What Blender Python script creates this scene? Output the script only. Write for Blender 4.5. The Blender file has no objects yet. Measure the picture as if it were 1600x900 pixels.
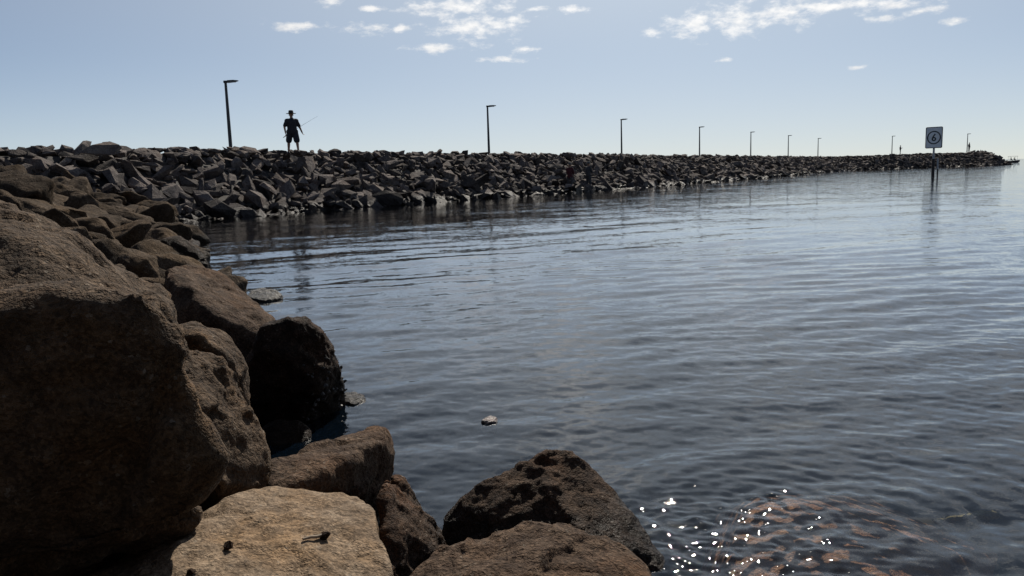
import bpy, bmesh, math, random
import numpy as np
from mathutils import Vector, Matrix, Euler

random.seed(11)
RNG = np.random.default_rng(11)
scene = bpy.context.scene
C = scene.collection
rad = math.radians

# ---------------------------------------------------------------- camera
F, W0, H0 = 1250.0, 1600.0, 900.0          # focal length in pixels of the 1600 x 900 photograph
CAM_H, PITCH, ROLL = 1.2, math.atan(177 / 1250.0), rad(1.8)
_f = Vector((0, math.cos(PITCH), -math.sin(PITCH)))
_u0 = Vector((0, math.sin(PITCH), math.cos(PITCH)))
_r0 = Vector((1, 0, 0))
_r = _r0 * math.cos(ROLL) - _u0 * math.sin(ROLL)
_u = _u0 * math.cos(ROLL) + _r0 * math.sin(ROLL)
cam_d = bpy.data.cameras.new('camera')
cam_d.sensor_width = 36.0
cam_d.lens = F / W0 * 36.0
cam_d.clip_start, cam_d.clip_end = 0.05, 20000
cam = bpy.data.objects.new('camera', cam_d)
C.objects.link(cam)
_m = Matrix((_r, _u, -_f)).transposed().to_4x4()
_m.translation = Vector((0, 0, CAM_H))
cam.matrix_world = _m
scene.camera = cam


def P(px, py, Y):
    """the place at depth Y (metres ahead of the camera) that the photograph shows at px, py"""
    d = _f + _r * ((px - 800) / F) - _u * ((py - 450) / F)
    return Vector((0, 0, CAM_H)) + d * (Y / d.y)


def PZ(px, py, z=0.0):
    d = _f + _r * ((px - 800) / F) - _u * ((py - 450) / F)
    return Vector((0, 0, CAM_H)) + d * ((z - CAM_H) / d.z)


def azel(px, py):
    d = _f + _r * ((px - 800) / F) - _u * ((py - 450) / F)
    d.normalize()
    return math.atan2(d.x, d.y), math.asin(d.z)


# ---------------------------------------------------------------- light
SUN_AZ, SUN_EL = rad(11), rad(43)
world = bpy.data.worlds.new('World')
scene.world = world
world.use_nodes = True
SKY_STRENGTH = 0.066


class NT:
    """small helper to wire shader nodes"""
    def __init__(self, tree):
        self.t = tree
        self.n = tree.nodes
        self.l = tree.links

    def new(self, typ, **kw):
        nd = self.n.new(typ)
        for k, v in kw.items():
            setattr(nd, k, v)
        return nd

    def put(self, sock, v):
        if hasattr(v, 'is_linked') or isinstance(v, bpy.types.NodeSocket):
            self.l.new(v, sock)
        else:
            sock.default_value = v

    def math(self, op, a, b=None, c=None, clamp=False):
        nd = self.new('ShaderNodeMath', operation=op, use_clamp=clamp)
        self.put(nd.inputs[0], a)
        if b is not None:
            self.put(nd.inputs[1], b)
        if c is not None:
            self.put(nd.inputs[2], c)
        return nd.outputs[0]

    def vmath(self, op, a, b=None, scale=None):
        nd = self.new('ShaderNodeVectorMath', operation=op)
        self.put(nd.inputs[0], a)
        if b is not None:
            self.put(nd.inputs[1], b)
        if scale is not None:
            self.put(nd.inputs['Scale'], scale)
        return nd.outputs['Value'] if op in ('LENGTH', 'DOT_PRODUCT', 'DISTANCE') else nd.outputs[0]

    def noise(self, vec, scale, detail=3.0, rough=0.55, lac=2.0, dist=0.0):
        nd = self.new('ShaderNodeTexNoise')
        self.put(nd.inputs['Vector'], vec)
        nd.inputs['Scale'].default_value = scale
        nd.inputs['Detail'].default_value = detail
        nd.inputs['Roughness'].default_value = rough
        nd.inputs['Lacunarity'].default_value = lac
        nd.inputs['Distortion'].default_value = dist
        return nd

    def ramp(self, v, lo, hi, a=0.0, b=1.0, smooth=True):
        nd = self.new('ShaderNodeMapRange', interpolation_type='SMOOTHSTEP' if smooth else 'LINEAR')
        self.put(nd.inputs[0], v)
        for i, x in enumerate((lo, hi, a, b)):
            self.put(nd.inputs[1 + i], x)
        return nd.outputs[0]

    def mix(self, fac, a, b, blend='MIX'):
        nd = self.new('ShaderNodeMix', data_type='RGBA', blend_type=blend)
        self.put(nd.inputs[0], fac)
        self.put(nd.inputs[6], a)
        self.put(nd.inputs[7], b)
        return nd.outputs[2]

    def xyz(self, x, y, z):
        nd = self.new('ShaderNodeCombineXYZ')
        for i, v in enumerate((x, y, z)):
            self.put(nd.inputs[i], v)
        return nd.outputs[0]


def build_world():
    w = NT(world.node_tree)
    w.n.clear()
    sky = w.new('ShaderNodeTexSky', sky_type='NISHITA')
    sky.sun_disc = False
    sky.sun_elevation = SUN_EL
    sky.sun_rotation = SUN_AZ
    sky.air_density, sky.dust_density, sky.ozone_density = 0.6, 0.0, 1.6
    tc = w.new('ShaderNodeTexCoord')
    d = w.vmath('NORMALIZE', tc.outputs['Generated'])
    sp = w.new('ShaderNodeSeparateXYZ')
    w.l.new(d, sp.inputs[0])
    az = w.math('ARCTAN2', sp.outputs[0], sp.outputs[1])
    el = w.math('ARCSINE', sp.outputs[2])
    v = w.xyz(az, el, 0.0)
    # small fair weather clouds low over the breakwater: where they stand in the sky
    blobs = [(740, 42, 62, 20), (725, 10, 80, 13), (800, 30, 34, 6), (668, 22, 30, 6), (460, 40, 34, 8),
             (576, 45, 38, 7), (625, 44, 13, 6), (516, 2, 18, 6), (582, 13, 18, 4), (680, 75, 38, 7), (822, 78, 18, 5),
             (792, 93, 32, 5), (838, 14, 16, 4), (892, 15, 27, 5), (1085, 38, 50, 17), (1150, 32, 58, 21),
             (1225, 22, 55, 17), (1300, 10, 70, 10), (1385, 8, 44, 9), (1018, 50, 15, 6), (1380, 29, 22, 5),
             (1440, 18, 24, 5), (1495, 31, 15, 5), (1131, 94, 12, 3), (1340, 105, 14, 3)]
    acc = None
    for (px, py, rx, ry) in blobs:
        a0, e0 = azel(px, py)
        dd = w.vmath('SUBTRACT', v, (a0, e0, 0))
        dd = w.vmath('MULTIPLY', dd, (F / rx / 1.12, F / ry / 1.12, 0))
        ln = w.math('SUBTRACT', 1.0, w.vmath('LENGTH', dd))
        acc = ln if acc is None else w.math('SMOOTH_MAX', acc, ln, 0.15)
    acc = w.math('MAXIMUM', acc, -1.2)
    cs = w.vmath('MULTIPLY', v, (1.0, 2.1, 1.0))
    n1 = w.noise(cs, 42.0, 9.0, 0.64)
    dens = w.math('ADD', acc, w.math('MULTIPLY', w.math('SUBTRACT', n1.outputs[0], 0.47), 4.2))
    low = w.ramp(dens, -0.05, 1.45)
    # the same broken clouds going on overhead, on a level sheet
    inv = w.math('DIVIDE', 1.0, w.math('MAXIMUM', sp.outputs[2], 0.03))
    pl = w.xyz(w.math('MULTIPLY', sp.outputs[0], inv), w.math('MULTIPLY', sp.outputs[1], inv), 3.7)
    n2 = w.noise(pl, 1.9, 8.0, 0.6)
    high = w.ramp(n2.outputs[0], 0.52, 0.62)
    high = w.math('MULTIPLY', high, w.math('MULTIPLY', w.ramp(el, rad(12.0), rad(14.5)), w.ramp(el, rad(20), rad(34), 1.0, 0.12)))
    mask = w.math('MAXIMUM', low, w.math('MULTIPLY', high, 0.85))
    # sunlit billows with greyer hearts
    n3 = w.noise(w.vmath('ADD', cs, (0.004, 0.012, 0.3)), 60.0, 5.0, 0.6)
    shade = w.ramp(n3.outputs[0], 0.36, 0.60, 0.62, 1.0)
    cl = w.mix(shade, (0.62, 0.645, 0.68, 1), (0.95, 0.93, 0.90, 1))
    # milky sea haze: brightest round the sun and low over the water
    sd = (math.sin(SUN_AZ) * math.cos(SUN_EL), math.cos(SUN_AZ) * math.cos(SUN_EL), math.sin(SUN_EL))
    half = w.math('MULTIPLY_ADD', w.vmath('DOT_PRODUCT', d, sd), 0.5, 0.5)
    hz = w.math('MULTIPLY_ADD', w.math('MULTIPLY', w.math('POWER', half, 7.0), w.ramp(el, rad(11), rad(36), 1.0, 0.22)), 0.92, 0.02)
    lowh = w.ramp(el, rad(-1), rad(9), 0.26, 0.0)
    hz = w.math('ADD', hz, lowh, clamp=True)
    glow = w.math('MULTIPLY_ADD', w.math('POWER', half, 36.0), 1.8, 1.0)        # aureole round the sun
    vl = w.mix(w.math('MULTIPLY', lowh, 3.8), (0.70, 0.755, 0.785, 1), (0.71, 0.705, 0.69, 1))
    vl = w.vmath('SCALE', vl, scale=w.math('MULTIPLY', glow, 1.0 / SKY_STRENGTH))
    base = w.mix(hz, sky.outputs[0], vl)
    cl = w.vmath('SCALE', cl, scale=w.math('MULTIPLY', w.math('MULTIPLY_ADD', w.math('POWER', half, 12.0), 0.9, 0.80), 1.0 / SKY_STRENGTH))
    col = w.mix(w.math('MULTIPLY', mask, 0.84), base, cl)
    bg = w.new('ShaderNodeBackground')
    w.l.new(col, bg.inputs[0])
    bg.inputs[1].default_value = SKY_STRENGTH
    out = w.new('ShaderNodeOutputWorld')
    w.l.new(bg.outputs[0], out.inputs[0])


build_world()
sun_d = bpy.data.lights.new('sun', 'SUN')
sun_d.energy = 5.0
sun_d.angle = rad(0.53)
sun_d.color = (1.0, 0.93, 0.82)
sun = bpy.data.objects.new('sun', sun_d)
sun.rotation_euler = (math.pi / 2 - SUN_EL, 0, math.pi - SUN_AZ)
sun.location = (20, 80, 60)
C.objects.link(sun)
scene.view_settings.view_transform = 'Standard'
scene.view_settings.look = 'None'
scene.view_settings.exposure = 0.06
scene.view_settings.gamma = 1.0
scene.view_settings.use_curve_mapping = False
scene.render.engine = 'CYCLES'
scene.cycles.use_denoising = True
scene.cycles.max_bounces = 6
scene.cycles.transparent_max_bounces = 8
scene.cycles.sample_clamp_indirect = 4.0
scene.cycles.caustics_reflective = False
scene.cycles.caustics_refractive = False


# ---------------------------------------------------------------- helpers
def tag(o, label=None, cat=None, group=None, kind=None):
    for k, v in (('label', label), ('category', cat), ('group', group), ('kind', kind)):
        if v:
            o[k] = v
    return o


def link(name, me, mat=None, parent=None, smooth=False):
    o = bpy.data.objects.new(name, me)
    C.objects.link(o)
    if mat:
        if len(me.materials) == 0:
            me.materials.append(mat)
    if parent:
        o.parent = parent
    if smooth:
        me.polygons.foreach_set('use_smooth', [True] * len(me.polygons))
    return o


def empty(name, loc):
    o = bpy.data.objects.new(name, None)
    o.location = loc
    o.empty_display_size = 0.2
    C.objects.link(o)
    return o


def mesh_np(name, verts, faces):
    me = bpy.data.meshes.new(name)
    me.from_pydata([tuple(v) for v in verts], [], [tuple(f) for f in faces])
    me.update()
    return me


# vectorised gradient noise
_perm = RNG.permutation(256)
_perm = np.concatenate([_perm, _perm, _perm])
_grad = RNG.normal(size=(256, 3))
_grad /= np.linalg.norm(_grad, axis=1)[:, None]


def perlin(p):
    i = np.floor(p).astype(int)
    fr = p - i
    i &= 255
    u = fr * fr * fr * (fr * (fr * 6 - 15) + 10)
    r = np.zeros(len(p))
    for dx in (0, 1):
        for dy in (0, 1):
            for dz in (0, 1):
                h = _perm[_perm[_perm[(i[:, 0] + dx) & 255] + ((i[:, 1] + dy) & 255)] + ((i[:, 2] + dz) & 255)]
                g = _grad[h]
                dot = g[:, 0] * (fr[:, 0] - dx) + g[:, 1] * (fr[:, 1] - dy) + g[:, 2] * (fr[:, 2] - dz)
                w = (u[:, 0] if dx else 1 - u[:, 0]) * (u[:, 1] if dy else 1 - u[:, 1]) * (u[:, 2] if dz else 1 - u[:, 2])
                r += w * dot
    return r * 1.5


def fbm(p, octv=4, gain=0.5, ridged=False):
    s, a, t = np.zeros(len(p)), 1.0, 0.0
    for k in range(octv):
        n = perlin(p * 2.03 ** k + 17.3 * k)
        s += a * ((1 - 2 * np.abs(n)) if ridged else n)
        t += a
        a *= gain
    return s / t


def hull_bm(points):
    bm = bmesh.new()
    for p in points:
        bm.verts.new(p)
    r = bmesh.ops.convex_hull(bm, input=bm.verts)
    junk = [g for g in r['geom_interior'] if isinstance(g, bmesh.types.BMVert)]
    bmesh.ops.delete(bm, geom=junk, context='VERTS')
    loose = [v for v in bm.verts if not v.link_faces]
    bmesh.ops.delete(bm, geom=loose, context='VERTS')
    bmesh.ops.recalc_face_normals(bm, faces=bm.faces)
    return bm


def evaluated(me, mods):
    """mesh after a list of modifiers (type, settings)"""
    o = bpy.data.objects.new('tmp', me)
    C.objects.link(o)
    for typ, kw in mods:
        m = o.modifiers.new('m', typ)
        for k, v in kw.items():
            setattr(m, k, v)
    dg = bpy.context.evaluated_depsgraph_get()
    out = bpy.data.meshes.new_from_object(o.evaluated_get(dg))
    bpy.data.objects.remove(o)
    bpy.data.meshes.remove(me)
    return out


def coords(me):
    a = np.empty(len(me.vertices) * 3, np.float32)
    me.vertices.foreach_get('co', a)
    return a.reshape(-1, 3).astype(float)


def normals(me):
    a = np.empty(len(me.vertices) * 3, np.float32)
    me.vertex_normals.foreach_get('vector', a)
    return a.reshape(-1, 3).astype(float)


def set_coords(me, a):
    me.vertices.foreach_set('co', a.astype(np.float32).ravel())
    me.update()


# ---------------------------------------------------------------- materials
def rock_material(name, dark, light, accent, acc_amt=0.3, scale=1.0, rough=0.85, bump=0.5, speck=0.5, wet_z=None, per_object=0.0, spec=0.2):
    m = bpy.data.materials.new(name)
    m.use_nodes = True
    w = NT(m.node_tree)
    b = w.n['Principled BSDF']
    geo = w.new('ShaderNodeNewGeometry')
    pos = geo.outputs['Position']
    big = w.noise(pos, 3.0 * scale, 5.0, 0.6)
    mid = w.noise(pos, 14.0 * scale, 5.0, 0.65)
    fine = w.noise(pos, 90.0 * scale, 3.0, 0.7)
    col = w.mix(w.ramp(mid.outputs[0], 0.33, 0.68), (*dark, 1), (*light, 1))
    col = w.mix(w.math('MULTIPLY', w.ramp(big.outputs[0], 0.45, 0.68), acc_amt), col, (*accent, 1))
    # old stains, weathering and thin lichen
    stn = w.noise(w.vmath('MULTIPLY', pos, (1.0, 1.0, 0.45)), 4.2 * scale, 6.0, 0.62, dist=0.6)
    col = w.mix(w.math('MULTIPLY', w.ramp(stn.outputs[0], 0.52, 0.66), 0.62), col, w.vmath('SCALE', col, scale=0.38))
    lic = w.noise(pos, 23.0 * scale, 4.0, 0.7)
    col = w.mix(w.math('MULTIPLY', w.math('MULTIPLY', w.ramp(lic.outputs[0], 0.60, 0.70), w.ramp(stn.outputs[0], 0.5, 0.36)), 0.45), col, (light[0] * 1.35, light[1] * 1.45, light[2] * 1.6, 1))
    # mineral grains: pale and dark specks
    vor = w.new('ShaderNodeTexVoronoi')
    w.l.new(pos, vor.inputs['Vector'])
    vor.inputs['Scale'].default_value = 150 * scale
    gr = w.new('ShaderNodeSeparateColor')
    w.l.new(vor.outputs['Color'], gr.inputs[0])
    g = w.ramp(gr.outputs[0], 0.0, 1.0, 1 - speck, 1 + speck, smooth=False)
    g2 = w.ramp(fine.outputs[0], 0.3, 0.7, 1 - speck * 0.7, 1 + speck * 0.7)
    col = w.vmath('SCALE', col, scale=w.math('MULTIPLY', g, g2))
    pale = w.math('MULTIPLY', w.ramp(gr.outputs[1], 0.965, 0.98), w.ramp(mid.outputs[0], 0.45, 0.6))
    col = w.mix(w.math('MULTIPLY', pale, 0.4), col, (0.30, 0.26, 0.21, 1))
    if per_object:
        oi = w.new('ShaderNodeObjectInfo')
        rv = w.new('ShaderNodeAttribute', attribute_name='tone')
        t = w.math('ADD', oi.outputs['Random'], rv.outputs['Fac'])
        t = w.math('FRACT', t)
        col = w.vmath('SCALE', col, scale=w.ramp(t, 0.0, 1.0, 1 - per_object, 1 + per_object * 1.5, smooth=False))
    rgh = rough
    if wet_z is not None:
        sp = w.new('ShaderNodeSeparateXYZ')
        w.l.new(pos, sp.inputs[0])
        zz = w.math('ADD', sp.outputs[2], w.math('MULTIPLY', w.math('SUBTRACT', big.outputs[0], 0.5), -0.35))
        wet = w.ramp(zz, wet_z * 0.45, wet_z, 1.0, 0.0)
        col = w.mix(wet, col, w.vmath('SCALE', col, scale=0.42))
        rgh = w.math('SUBTRACT', rough, w.math('MULTIPLY', wet, rough - 0.42))
    w.put(b.inputs['Base Color'], col)
    w.put(b.inputs['Roughness'], rgh)
    b.inputs['Specular IOR Level'].default_value = spec
    h = w.math('ADD', w.math('MULTIPLY', mid.outputs[0], 1.0), w.math('MULTIPLY', fine.outputs[0], 0.3))
    cr = w.new('ShaderNodeTexVoronoi', feature='DISTANCE_TO_EDGE')
    w.put(cr.inputs['Vector'], w.vmath('ADD', pos, w.vmath('SCALE', mid.outputs['Color'], scale=0.12)))
    cr.inputs['Scale'].default_value = 7 * scale
    h = w.math('ADD', h, w.ramp(cr.outputs[0], 0.0, 0.05, -0.12, 0.0))
    bp = w.new('ShaderNodeBump')
    bp.inputs['Strength'].default_value = bump
    bp.inputs['Distance'].default_value = 0.05 / scale
    w.l.new(h, bp.inputs['Height'])
    w.l.new(bp.outputs[0], b.inputs['Normal'])
    return m


def plain(name, col, rough=0.5, metal=0.0, spec=0.4, var=0.15, scale=8.0):
    m = bpy.data.materials.new(name)
    m.use_nodes = True
    w = NT(m.node_tree)
    b = w.n['Principled BSDF']
    geo = w.new('ShaderNodeTexCoord')
    n = w.noise(geo.outputs['Object'], scale, 4.0, 0.6)
    w.put(b.inputs['Base Color'], w.vmath('SCALE', col, scale=w.ramp(n.outputs[0], 0.3, 0.7, 1 - var, 1 + var)))
    w.put(b.inputs['Roughness'], w.ramp(n.outputs[0], 0.3, 0.7, rough * 0.85, min(1, rough * 1.15)))
    b.inputs['Metallic'].default_value = metal
    b.inputs['Specular IOR Level'].default_value = spec
    return m


M = {}
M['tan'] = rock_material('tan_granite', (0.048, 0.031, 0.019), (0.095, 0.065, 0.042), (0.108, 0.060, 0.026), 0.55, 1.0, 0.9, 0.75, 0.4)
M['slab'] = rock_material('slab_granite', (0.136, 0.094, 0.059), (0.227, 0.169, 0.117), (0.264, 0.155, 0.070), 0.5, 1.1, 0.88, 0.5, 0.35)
M['brown'] = rock_material('brown_rock', (0.051, 0.033, 0.023), (0.102, 0.069, 0.047), (0.114, 0.060, 0.030), 0.5, 1.0, 0.85, 0.8, 0.4, wet_z=0.16, spec=0.1)
M['umber'] = rock_material('umber_rock', (0.036, 0.024, 0.018), (0.086, 0.056, 0.037), (0.106, 0.047, 0.020), 0.6, 1.2, 0.8, 0.9, 0.4, wet_z=0.2, spec=0.1)
M['dark_wet'] = rock_material('dark_wet_rock', (0.019, 0.013, 0.009), (0.048, 0.029, 0.019), (0.073, 0.032, 0.014), 0.4, 1.2, 0.6, 0.9, 0.4, wet_z=0.3, spec=0.06)
M['weedy'] = rock_material('weed_covered_rock', (0.26, 0.11, 0.055), (0.46, 0.22, 0.11), (0.48, 0.28, 0.11), 0.6, 1.4, 0.45, 0.9, 0.4, spec=0.4)
M['black_wet'] = rock_material('glistening_wet_rock', (0.012, 0.010, 0.009), (0.035, 0.028, 0.024), (0.05, 0.03, 0.02), 0.3, 1.6, 0.4, 1.0, 0.4, spec=0.25)
M['pale_weed'] = rock_material('pale_weed_stone', (0.22, 0.20, 0.09), (0.34, 0.30, 0.15), (0.3, 0.24, 0.1), 0.5, 1.4, 0.7, 0.6, 0.3)
M['glint_wet'] = rock_material('painted_glint_stone', (0.14, 0.10, 0.085), (0.40, 0.34, 0.31), (0.3, 0.22, 0.2), 0.5, 1.4, 0.3, 0.8, 0.4, spec=0.5)  # glint on the wet rock tip, painted into its base colour as pale tones
M['bank'] = rock_material('bank_rock', (0.044, 0.032, 0.022), (0.084, 0.062, 0.044), (0.097, 0.058, 0.026), 0.35, 0.6, 0.88, 0.8, 0.3, wet_z=0.25, per_object=0.3, spec=0.06)
M['basalt'] = rock_material('breakwater_rock', (0.065, 0.054, 0.052), (0.127, 0.109, 0.097), (0.150, 0.101, 0.069), 0.3, 0.35, 0.85, 0.7, 0.25, wet_z=0.42, per_object=0.5, spec=0.12)
M['core'] = plain('core_rubble', (0.05, 0.045, 0.042), 0.95, var=0.4)
M['seabed'] = plain('seabed_mud', (0.018, 0.019, 0.018), 0.95, var=0.35, scale=1.2)


# ---------------------------------------------------------------- the water
SUB = PZ(1195, 785, 0.0)          # where the weedy rock comes up through the surface


def wave_height(x, y, dr):
    rng = np.random.default_rng(5)
    z = np.zeros_like(x)
    n = 84
    lam = np.exp(np.linspace(math.log(0.045), math.log(3.5), n))
    # ripples come and go in patches
    pn = fbm(np.stack([x * 0.16, y * 0.11, np.zeros_like(x)], 1), 3)
    patch = np.clip(0.95 + 1.1 * pn, 0.55, 1.5)
    for L in lam:
        th = rad(96) + rng.normal() * rad(40) if L < 0.3 else rad(116) + rng.normal() * rad(24)
        k = 2 * math.pi / L
        slope = 0.0150 * (1.0 if L < 0.35 else (0.35 / L) ** 0.62) * (1.0 if L < 1.0 else 0.7)
        ph = rng.random() * 6.283
        fade = np.clip((L / np.maximum(dr, 1e-4) - 3.0) / 3.0, 0, 1)
        z += slope / k * fade * np.cos(k * (x * math.cos(th) + y * math.sin(th)) + ph) * (patch if L < 1.2 else 1.0)
    # wash against the rocks at lower right
    c0 = PZ(1120, 862)
    fo = np.exp(-(((x - c0.x) / 0.55) ** 2 + ((y - c0.y) / 0.45) ** 2))
    f2 = 1.5 * np.exp(-(((x - SUB.x - 0.02) / 0.11) ** 2 + ((y - SUB.y) / 0.10) ** 2))
    for k_ in range(26):
        L = math.exp(rng.uniform(math.log(0.035), math.log(0.16)))
        th = rng.uniform(0, 6.283)
        k = 2 * math.pi / L
        z += 0.052 / k * np.maximum(fo, f2) * np.cos(k * (x * math.cos(th) + y * math.sin(th)) + rng.random() * 6.283)
    # rings running off the rock that breaks the surface
    for (cx, cy, a, L, dec) in ((SUB.x, SUB.y, 0.0017, 0.08, 0.55), (SUB.x - 0.25, SUB.y - 0.3, 0.0014, 0.06, 0.4), (SUB.x + 0.25, SUB.y - 0.25, 0.0024, 0.13, 0.9)):
        r = np.hypot(x - cx, y - cy)
        z += a * np.cos(2 * math.pi * r / L) * np.exp(-r / dec) * np.clip((L / np.maximum(dr, 1e-4) - 3.0) / 3.0, 0, 1) * np.clip(r / 0.1, 0, 1)
    return z


def build_water():
    nv, nu = 900, 800
    t = np.linspace(0, 1, nv)
    ys = 1.0 / (1 / 1.5 + t * (1 / 9000.0 - 1 / 1.5))
    ys = np.concatenate([[0.3, 0.8], ys])
    nv += 2
    us = np.linspace(-1, 1, nu)
    us = np.sign(us) * (0.8 * np.abs(us) + 0.2 * np.abs(us) ** 3)
    Y, U = np.meshgrid(ys, us, indexing='ij')
    X = U * (Y + 0.7) * 1.15
    dr = np.gradient(ys)[:, None] * np.ones_like(X)
    x, y = X.ravel(), Y.ravel()
    z = wave_height(x, y, dr.ravel())
    v = np.stack([x, y, z], 1)
    i = np.arange(nv - 1)[:, None] * nu + np.arange(nu - 1)[None, :]
    i = i.ravel()
    q = np.stack([i, i + 1, i + nu + 1, i + nu], 1)
    me = bpy.data.meshes.new('water')
    me.vertices.add(len(v))
    me.vertices.foreach_set('co', v.astype(np.float32).ravel())
    me.loops.add(q.size)
    me.loops.foreach_set('vertex_index', q.astype(np.int32).ravel())
    me.polygons.add(len(q))
    me.polygons.foreach_set('loop_start', np.arange(0, q.size, 4, dtype=np.int32))
    me.polygons.foreach_set('use_smooth', np.ones(len(q), bool))
    me.update(calc_edges=True)
    m = bpy.data.materials.new('sea_water')
    m.use_nodes = True
    w = NT(m.node_tree)
    w.n.clear()
    geo = w.new('ShaderNodeNewGeometry')
    pos = geo.outputs['Position']
    # small ripples as slopes of the surface
    patch = w.noise(w.vmath('MULTIPLY', pos, (0.16, 0.24, 0)), 1.0, 3.0, 0.5)
    amp = w.ramp(patch.outputs[0], 0.32, 0.7, 0.45, 1.5)
    slopes = None
    for sc, st, a in ((1.3, (0.7, 1.0, 1), 0.025), (5.0, (0.7, 1.0, 1), 0.04), (19.0, (0.75, 1.0, 1), 0.06), (52.0, (0.8, 1.0, 1), 0.04), (140.0, (0.8, 1.0, 1), 0.05)):
        nz = w.noise(w.vmath('MULTIPLY', pos, st), sc, 1.5, 0.5, dist=0.4)
        s = w.vmath('SCALE', w.vmath('SUBTRACT', nz.outputs['Color'], (0.5, 0.5, 0.5)), scale=a * 2)
        slopes = s if slopes is None else w.vmath('ADD', slopes, s)
    slopes = w.vmath('MULTIPLY', slopes, (1, 1, 0))
    slopes = w.vmath('SCALE', slopes, scale=amp)
    nrm = w.vmath('NORMALIZE', w.vmath('ADD', geo.outputs['Normal'], slopes))
    gl = w.new('ShaderNodeBsdfGlossy')
    gl.inputs['Roughness'].default_value = 0.025
    w.l.new(nrm, gl.inputs['Normal'])
    tr = w.new('ShaderNodeBsdfTransparent')
    tr.inputs['Color'].default_value = (0.94, 0.93, 0.88, 1)
    df = w.new('ShaderNodeBsdfDiffuse')
    df.inputs['Color'].default_value = (0.006, 0.015, 0.028, 1)
    body = w.new('ShaderNodeMixShader')
    body.inputs[0].default_value = 0.22
    w.l.new(tr.outputs[0], body.inputs[1])
    w.l.new(df.outputs[0], body.inputs[2])
    fr = w.new('ShaderNodeFresnel')
    fr.inputs['IOR'].default_value = 1.45
    w.l.new(nrm, fr.inputs['Normal'])
    mx = w.new('ShaderNodeMixShader')
    refl = w.math('MULTIPLY', fr.outputs[0], w.math('MULTIPLY_ADD', fr.outputs[0], 0.9, 1.0), clamp=True)
    w.l.new(refl, mx.inputs[0])
    w.l.new(body.outputs[0], mx.inputs[1])
    w.l.new(gl.outputs[0], mx.inputs[2])
    out = w.new('ShaderNodeOutputMaterial')
    w.l.new(mx.outputs[0], out.inputs[0])
    o = link('water', me, m)
    tag(o, 'calm rippled blue sea water filling the bay', None, None, 'structure')


build_water()
bm = bmesh.new()
for (x, y) in ((-9000, -60), (9000, -60), (9000, 9000), (-9000, 9000)):
    bm.verts.new((x, y, -1.6))
bm.faces.new(bm.verts)
me = bpy.data.meshes.new('seabed')
bm.to_mesh(me)
tag(link('seabed', me, M['seabed']), 'dark muddy seabed under the water', None, None, 'structure')

# ---------------------------------------------------------------- the breakwater
LAMP_PX = [(360.5, 231, 42.2), (764, 236, 62.0), (971.3, 238, 84.4), (1093, 238.5, 107.5), (1173, 239, 130.5), (1231.5, 240, 151.5), (1278, 241, 168), (1393.5, 239.5, 172), (1511, 235, 178)]
lamp_line = [P(*q) for q in LAMP_PX]
d0 = Vector((-0.53, -0.848, 0))
path = [lamp_line[0] + d0 * 34, lamp_line[0] + d0 * 17] + lamp_line + [P(1524, 240, 179)]
path = [Vector((p.x, p.y, 0)) for p in path]


def catmull(pts, n=24):
    out = []
    q = [pts[0] * 2 - pts[1]] + pts + [pts[-1] * 2 - pts[-2]]
    for i in range(1, len(q) - 2):
        a, b, c, d = q[i - 1], q[i], q[i + 1], q[i + 2]
        for k in range(n):
            t = k / n
            out.append(0.5 * ((2 * b) + (c - a) * t + (2 * a - 5 * b + 4 * c - d) * t * t + (3 * b - a - 3 * c + d) * t ** 3))
    out.append(pts[-1])
    return out


cl = catmull(path)
# resample evenly
S = [0.0]
for a, b in zip(cl, cl[1:]):
    S.append(S[-1] + (b - a).length)
TOTAL = S[-1]
_cx = np.array([p.x for p in cl])
_cy = np.array([p.y for p in cl])
_S = np.array(S)


def on_path(s):
    x, y = np.interp(s, _S, _cx), np.interp(s, _S, _cy)
    e = 0.6
    tx = np.interp(min(s + e, TOTAL), _S, _cx) - np.interp(max(s - e, 0), _S, _cx)
    ty = np.interp(min(s + e, TOTAL), _S, _cy) - np.interp(max(s - e, 0), _S, _cy)
    l = math.hypot(tx, ty)
    return Vector((x, y, 0)), Vector((tx / l, ty / l, 0)), Vector((ty / l, -tx / l, 0))   # point, along, towards the bay


def crest_z(s):
    u = s / TOTAL
    return float(np.interp(u, [0, 0.14, 0.35, 0.6, 0.8, 0.92, 1.0], [2.78, 2.68, 2.58, 2.70, 2.82, 3.02, 2.9]))


def half_in(s):                       # from the lamp line to the bay-side water's edge
    u = s / TOTAL
    return float(np.interp(u, [0, 0.14, 0.3, 0.42, 0.6, 0.8, 0.9, 1.0], [10.6, 10.6, 11.4, 11.8, 11.0, 9.6, 8.5, 7.5]))


SLOPE_RUN = 3.9
# profile: distance towards the bay from the lamp line -> height
def profile(s, q):
    """q 0 at the bay-side toe under water, 1 at the crest edge, 2 at the lamp line"""
    h, cz = half_in(s), crest_z(s)
    if q < 1:
        return h + 1.0 - q * (SLOPE_RUN + 1.0), -0.55 + q * (cz + 0.30)
    return (h - SLOPE_RUN) * (2 - q), cz - 0.25


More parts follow.
